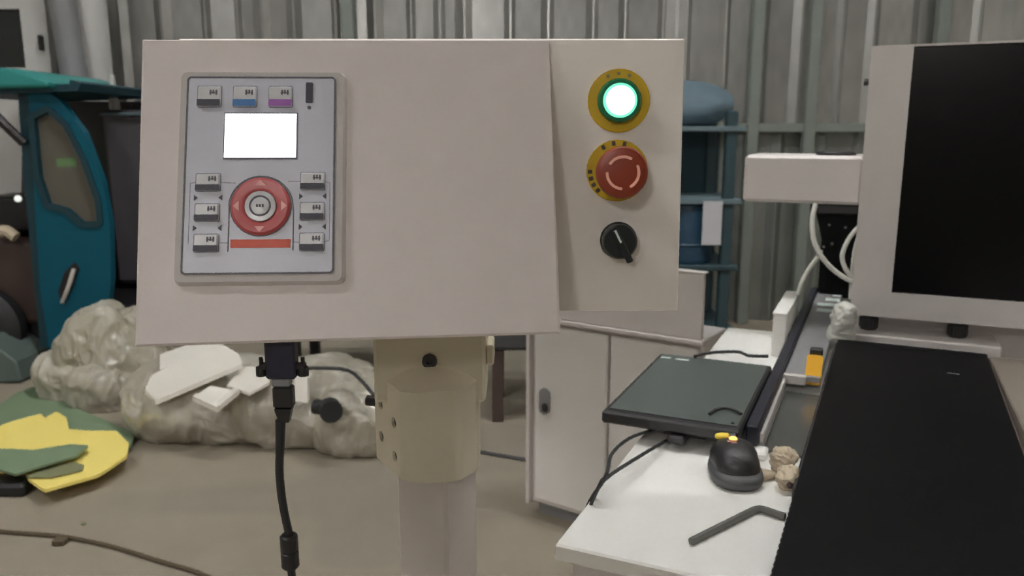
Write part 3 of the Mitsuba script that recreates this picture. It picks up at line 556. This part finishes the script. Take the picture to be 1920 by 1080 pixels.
# bezel
def fprism(poly, z0, z1, m, name, parent, label=None, smooth=False, emit=None):
    return put(parent, name, tf(prism(poly, z1-z0, z0), MF), m, smooth, label, emit)
bez = trimesh.convex.convex_hull(np.vstack([np.column_stack([np.array(rrect(.0355, .1985, .0535, .2675, .007).exterior.coords), np.full(len(rrect(.0355, .1985, .0535, .2675, .007).exterior.coords), .0001)]),
    np.column_stack([np.array(rrect(.0375, .1955, .0565, .2655, .006).exterior.coords), np.full(len(rrect(.0375, .1955, .0565, .2655, .006).exterior.coords), .0075)])]))
kp = put(k, 'keypad', tf(bez, MF), 'keypad_bezel', 25, 'raised grey keypad with a lit screen')
Z0 = .0076
fprism(rrect(.0437, .1880, .0638, .2606, .004).difference(rrect(.0452, .1865, .0653, .2591, .003)), Z0, Z0+.0012, 'outline_grey', 'outline', kp, 'thin dark outline')
fprism(rrect(.0452, .1865, .0653, .2591, .003), Z0, Z0+.0006, 'keypad_overlay', 'overlay', kp, 'silver overlay')
Z1 = Z0+.0007
fprism(sbox(.0805, .1767, .1515, .2235).buffer(.0), Z1, Z1+.0008, 'outline_grey', 'screen_frame', kp)
fprism(sbox(.0815, .1782, .1505, .2225), Z1+.0009, Z1+.0014, 'pointer_white', 'screen', kp, 'brightly lit white screen', emit=[1.9, 2.0, 2.15])
def button(x, y, w, h, band, hb):
    fprism(rrect(x-w/2-.0007, x+w/2+.0007, y-h/2-.0007, y+h/2+.0007, .0016), Z1, Z1+.0006, 'line_grey', 'button_rim', kp)
    put(kp, 'button', tf(hull(np.vstack([np.column_stack([np.array(rrect(x-w/2+i, x+w/2-i, y-h/2+i, y+h/2-i, .0014).exterior.coords), np.full(len(rrect(x-w/2+i, x+w/2-i, y-h/2+i, y+h/2-i, .0014).exterior.coords), z)]) for i, z in ((0, Z1+.0006), (.0012, Z1+.0028))])), MF), 'button_silver', 20)
    fprism(rrect(x-w/2, x+w/2, y-h/2, y-h/2+hb, .0012), Z1+.0029, Z1+.0034, band, 'button_band', kp)
    g = [sbox(x+.001+i*.0028, y+hb/2-.0022+.0008*(i % 2), x+.0026+i*.0028, y+hb/2+.0026) for i in range(3)]+[sbox(x+.0005, y+hb/2-.0006, x+.0085, y+hb/2+.0004)]
    if band != 'none': put(kp, 'button_marking', tf(cat(*[prism(q_, .0003, Z1+.0029) for q_ in g]), MF), 'ink', False)
for x, b in ((.0656, 'band_black'), (.1000, 'band_blue'), (.1345, 'band_purple')): button(x, .2400, .0222, .0205, b, .0066)
for x, ys in ((.0670, (.1537, .1240, .0942)), (.1669, (.1547, .1248, .0946))):
    for y in ys: button(x, y, .0228, .0168, 'band_black', .0058)
fprism(rrect(.1590, .1656, .2340, .2545, .001), Z1, Z1+.0012, 'band_black', 'usb_port', kp, 'dark upright socket')
fprism(Point(.1624, .2290).buffer(.0018), Z1, Z1+.0004, 'ink', 'port_symbol', kp)
# direction ring
RC = (.1177, .1297)
ringm = lathe([(.0155, 0), (.0285, 0), (.0285, .0012), (.026, .0032), (.018, .0030), (.0155, .0015)], 56)
put(kp, 'direction_ring', tf(ringm, MF @ mtx((*RC, Z1), (1, 0, 0), (0, 1, 0), (0, 0, 1))), 'ring_red', label='dull red direction ring')
put(kp, 'ring_outline', tf(lathe([(.0286, 0), (.0295, 0), (.0295, .0006), (.0286, .0006)], 56), MF @ mtx((*RC, Z1), (1, 0, 0), (0, 1, 0), (0, 0, 1))), 'outline_grey')
for a in (0, 90, 180, 270):
    t = Polygon([(.0255, 0), (.0200, .0052), (.0200, -.0052)])
    put(kp, 'ring_arrow', tf(prism(t, .0004, Z1+.0032), MF @ mtx((*RC, 0), (math.cos(math.radians(a)), math.sin(math.radians(a)), 0), (-math.sin(math.radians(a)), math.cos(math.radians(a)), 0), (0, 0, 1))), 'arrow_pink', False)
put(kp, 'centre_rim', tf(lathe([(.0104, 0), (.0150, 0), (.0148, .0030), (.0104, .0034)], 40), MF @ mtx((*RC, Z1), (1, 0, 0), (0, 1, 0), (0, 0, 1))), 'button_silver')
put(kp, 'centre_groove', tf(lathe([(.0088, 0), (.0104, 0), (.0104, .0026), (.0088, .0026)], 40), MF @ mtx((*RC, Z1), (1, 0, 0), (0, 1, 0), (0, 0, 1))), 'outline_grey')
put(kp, 'centre_button', tf(lathe([(0, 0), (.0088, 0), (.0086, .0034), (.006, .0040), (0, .0041)], 32), MF @ mtx((*RC, Z1), (1, 0, 0), (0, 1, 0), (0, 0, 1))), 'button_silver')
put(kp, 'centre_marking', tf(cat(*[prism(sbox(-.0036+i*.0028, -.0014, -.0018+i*.0028, .0014), .0003, Z1+.0041) for i in range(3)]), MF @ mtx((*RC, 0), (1, 0, 0), (0, 1, 0), (0, 0, 1))), 'ink', False)
arch = [(.0876, .0860), (.0877, .1240)]+[(RC[0]+.0306*math.cos(math.radians(t)), RC[1]+.0300*math.sin(math.radians(t))) for t in np.linspace(172, 8, 24)]+[(.1490, .1240), (.1490, .0870)]
fprism(LineString(arch).buffer(.00055), Z1, Z1+.0003, 'outline_grey', 'arch_line', kp)
fprism(sbox(.0898, .0892, .1466, .0974), Z1, Z1+.0006, 'bar_orange', 'orange_bar', kp, 'flat orange-red bar')
fl = LineString([(.0500, .0942), (.0500, .1530), (.0555, .1537)]).buffer(.0003); fprism(fl, Z1, Z1+.0002, 'line_grey', 'frame_line', kp)
fl = LineString([(.0780, .1537), (.0930, .1530)]).buffer(.0003); fprism(fl, Z1, Z1+.0002, 'line_grey', 'frame_line', kp)
fl = LineString([(.1430, .1545), (.1550, .1547)]).buffer(.0003); fprism(fl, Z1, Z1+.0002, 'line_grey', 'frame_line', kp)
fl = LineString([(.1790, .1540), (.1835, .1530), (.1835, .0960), (.1785, .0946)]).buffer(.0003); fprism(fl, Z1, Z1+.0002, 'line_grey', 'frame_line', kp)
fl = LineString([(.0790, .0942), (.0870, .0942)]).buffer(.0003); fprism(fl, Z1, Z1+.0002, 'line_grey', 'frame_line', kp)
fl = LineString([(.1496, .0946), (.1552, .0946)]).buffer(.0003); fprism(fl, Z1, Z1+.0002, 'line_grey', 'frame_line', kp)
for xa, xb, ys in ((.0558, .0790, (.1386, .1088)), (.1560, .1782, (.1396, .1095))):
    for y in ys:
        fprism(Polygon([(xa-.0018, y-.0028), (xa-.0018, y+.0028), (xa+.0018, y)]), Z1, Z1+.0004, 'band_black', 'small_arrow', kp)
        fprism(Polygon([(xb+.0018, y-.0028), (xb+.0018, y+.0028), (xb-.0018, y)]), Z1, Z1+.0004, 'band_black', 'small_arrow', kp)

# connector under the console and its cable
YC = .775
CX = (-0.2317, 0.7750, 1.0895)[0]
k = thing('serial_connector', 'dark blue-black plug connector with two thumbscrews under the console', 'connector')
zc = lambda y: None
zt0, zt1, zt2, zt3 = (-0.2314, 0.7750, 1.0950)[2], (-0.2329, 0.7750, 1.0684)[2], (-0.2334, 0.7750, 1.0595)[2], (-0.2339, 0.7750, 1.0494)[2]
put(k, 'hood', bx(CX-.0145, CX+.0155, YC-.008, YC+.008, zt2-.002, zt0+.012, .002), 'navy_plastic')
put(k, 'flange', bx(CX-.022, CX+.024, YC-.005, YC+.005, zt1-.002, zt1+.004, .001), 'black_plastic')
for sx in (-.0205, .0215):
    put(k, 'thumbscrew', cat(cyl((CX+sx, YC, zt2), (CX+sx, YC, zt1), .0055, 16), cyl((CX+sx, YC, zt1), (CX+sx, YC, zt1+.01), .002, 8)), 'black_plastic')
put(k, 'shell', bx(CX-.0095, CX+.0085, YC-.006, YC+.006, zt3, zt2-.0021, .001), 'mid_grey', label='grey metal shell')
k = thing('data_cable', 'black cable with a ferrite core hanging from the connector under the console', 'cable')
z4, z5 = (-0.2354, 0.7750, 1.0222)[2], (-0.2361, 0.7750, 1.0108)[2]
put(k, 'plug', cat(bx(CX-.0095, CX+.0105, YC-.0065, YC+.0065, z4+.004, zt3-.0003, .002), hull([(CX+a*.0085, YC+b*.006, z4+.0035) for a in (-1, 1) for b in (-1, 1)]+[(CX+a*.005, YC+b*.004, z5) for a in (-1, 1) for b in (-1, 1)])), 'black_plastic')
cp = [(-0.2360, 0.7750, 1.0120), (-0.2382, 0.7750, 0.9820), (-0.2401, 0.7750, 0.9586), (-0.2395, 0.7750, 0.9291), (-0.2365, 0.7750, 0.9022), (-0.2341, 0.7750, 0.8840)]
put(k, 'cord', tube(cp+[(-0.2342, 0.7750, 0.8504), (-0.2335, 0.7750, 0.8318), ((-0.2315, 0.7750, 0.8256)[0], .79, .50), (-.19, .83, .25), (-.16, .9, .05), (-.1, 1.05, .006), (.0, 1.3, .006)], np.concatenate([np.linspace(.0052, .0042, 12), np.full(12*8+1-12, .0042)]), 12), 'black_rubber')
fa, fb = np.array((-0.2346, 0.7750, 0.8859)), np.array((-0.2343, 0.7750, 0.8479)); ax = (fb-fa)/np.linalg.norm(fb-fa)
ex = np.cross(ax, [0, 1, 0]); ex /= np.linalg.norm(ex); LF_ = np.linalg.norm(fb-fa)
put(k, 'ferrite_core', tf(cat(lathe([(0, 0), (.0075, 0), (.0092, .002), (.0092, LF_*.47), (.0080, LF_*.5), (.0092, LF_*.53), (.0092, LF_-.002), (.0075, LF_), (0, LF_)], 20)), mtx(fa, ex, np.cross(ax, ex), ax)), 'black_plastic')

# ------------------------------------------------------------------ column under the console
k = thing('support_column', 'cream square column with a rounded joint block carrying the console', 'column')
put(k, 'post', tf(bx(-.0368, .0368, -.0368, .0368, .012, .905, .004), rz(-28.5, (-.094, .945, 0))), 'post_grey')
put(k, 'base_plate', tf(bx(-.11, .11, -.11, .11, 0, .012, .002), rz(-28.5, (-.094, .945, 0))), 'post_grey')
plan = Polygon([(-.172, .945), (-.128, .873), (-.105, .863), (-.062, .870), (-.040, .905), (-.040, .985), (-.16, .985)]).buffer(-.022).buffer(.022, quad_segs=8)
Mf = manifold3d
jb = prism(plan, .13, .902)
def mani(m):
    m = trimesh.Trimesh(m.vertices, m.faces); m.merge_vertices(); return Mf.Manifold(Mf.Mesh(np.asarray(m.vertices, np.float32), np.asarray(m.faces, np.uint32)))
sph = trimesh.creation.icosphere(subdivisions=4); sph.apply_scale((.105, .15, .135)); sph.apply_translation((-.093, .955, .905))
cham = trimesh.creation.icosphere(subdivisions=4)
J = mani(jb) ^ mani(sph)
fa = np.array((-.172, .945)); fb = np.array((-.128, .873)); fu = (fb-fa)/np.linalg.norm(fb-fa); fn = np.array((-(-fu[1]), -fu[0])); fn = np.array((fu[1], -fu[0]))
if fn[0] > 0: fn = -fn
holes = []
for t, z in ((.024, .976), (.064, .966), (.024, .936), (.064, .924)):
    p = fa+fu*t; holes.append((p, z))
    hc = cyl((*(p+fn*.01), z), (*(p-fn*.012), z), .0066, 16); J = J-mani(hc)
put(k, 'joint_block', J, 'column_cream', 30, 'rounded cream joint block')
for p, z in holes:
    put(k, 'hole_screw', cyl((*(p-fn*.0035), z), (*(p-fn*.0118), z), .0062, 14), 'black_rubber', label='dark screw hole')
put(k, 'upper_block', bx(-.163, -.031, .905, .99, .985, 1.1085, .004), 'column_cream')
put(k, 'side_tab', bx(-.031, -.0215, .91, .96, 1.03, 1.054, .002), 'column_cream')
put(k, 'cap_screw', tf(cat(lathe([(.0035, 0), (.0088, 0), (.0088, .003), (.0075, .004), (.0035, .004)], 20), lathe([(0, 0), (.0034, 0), (.0034, .0015), (0, .0015)], 12)), mtx((-.0965, .9049, 1.037), (1, 0, 0), (0, 0, 1), (0, -1, 0))), 'black_plastic', label='black socket screw')
put(k, 'clamp_bolt', cyl((-.180, .95, .973), (-.163, .945, .973), .0065, 14), 'black_plastic', label='dark bolt')
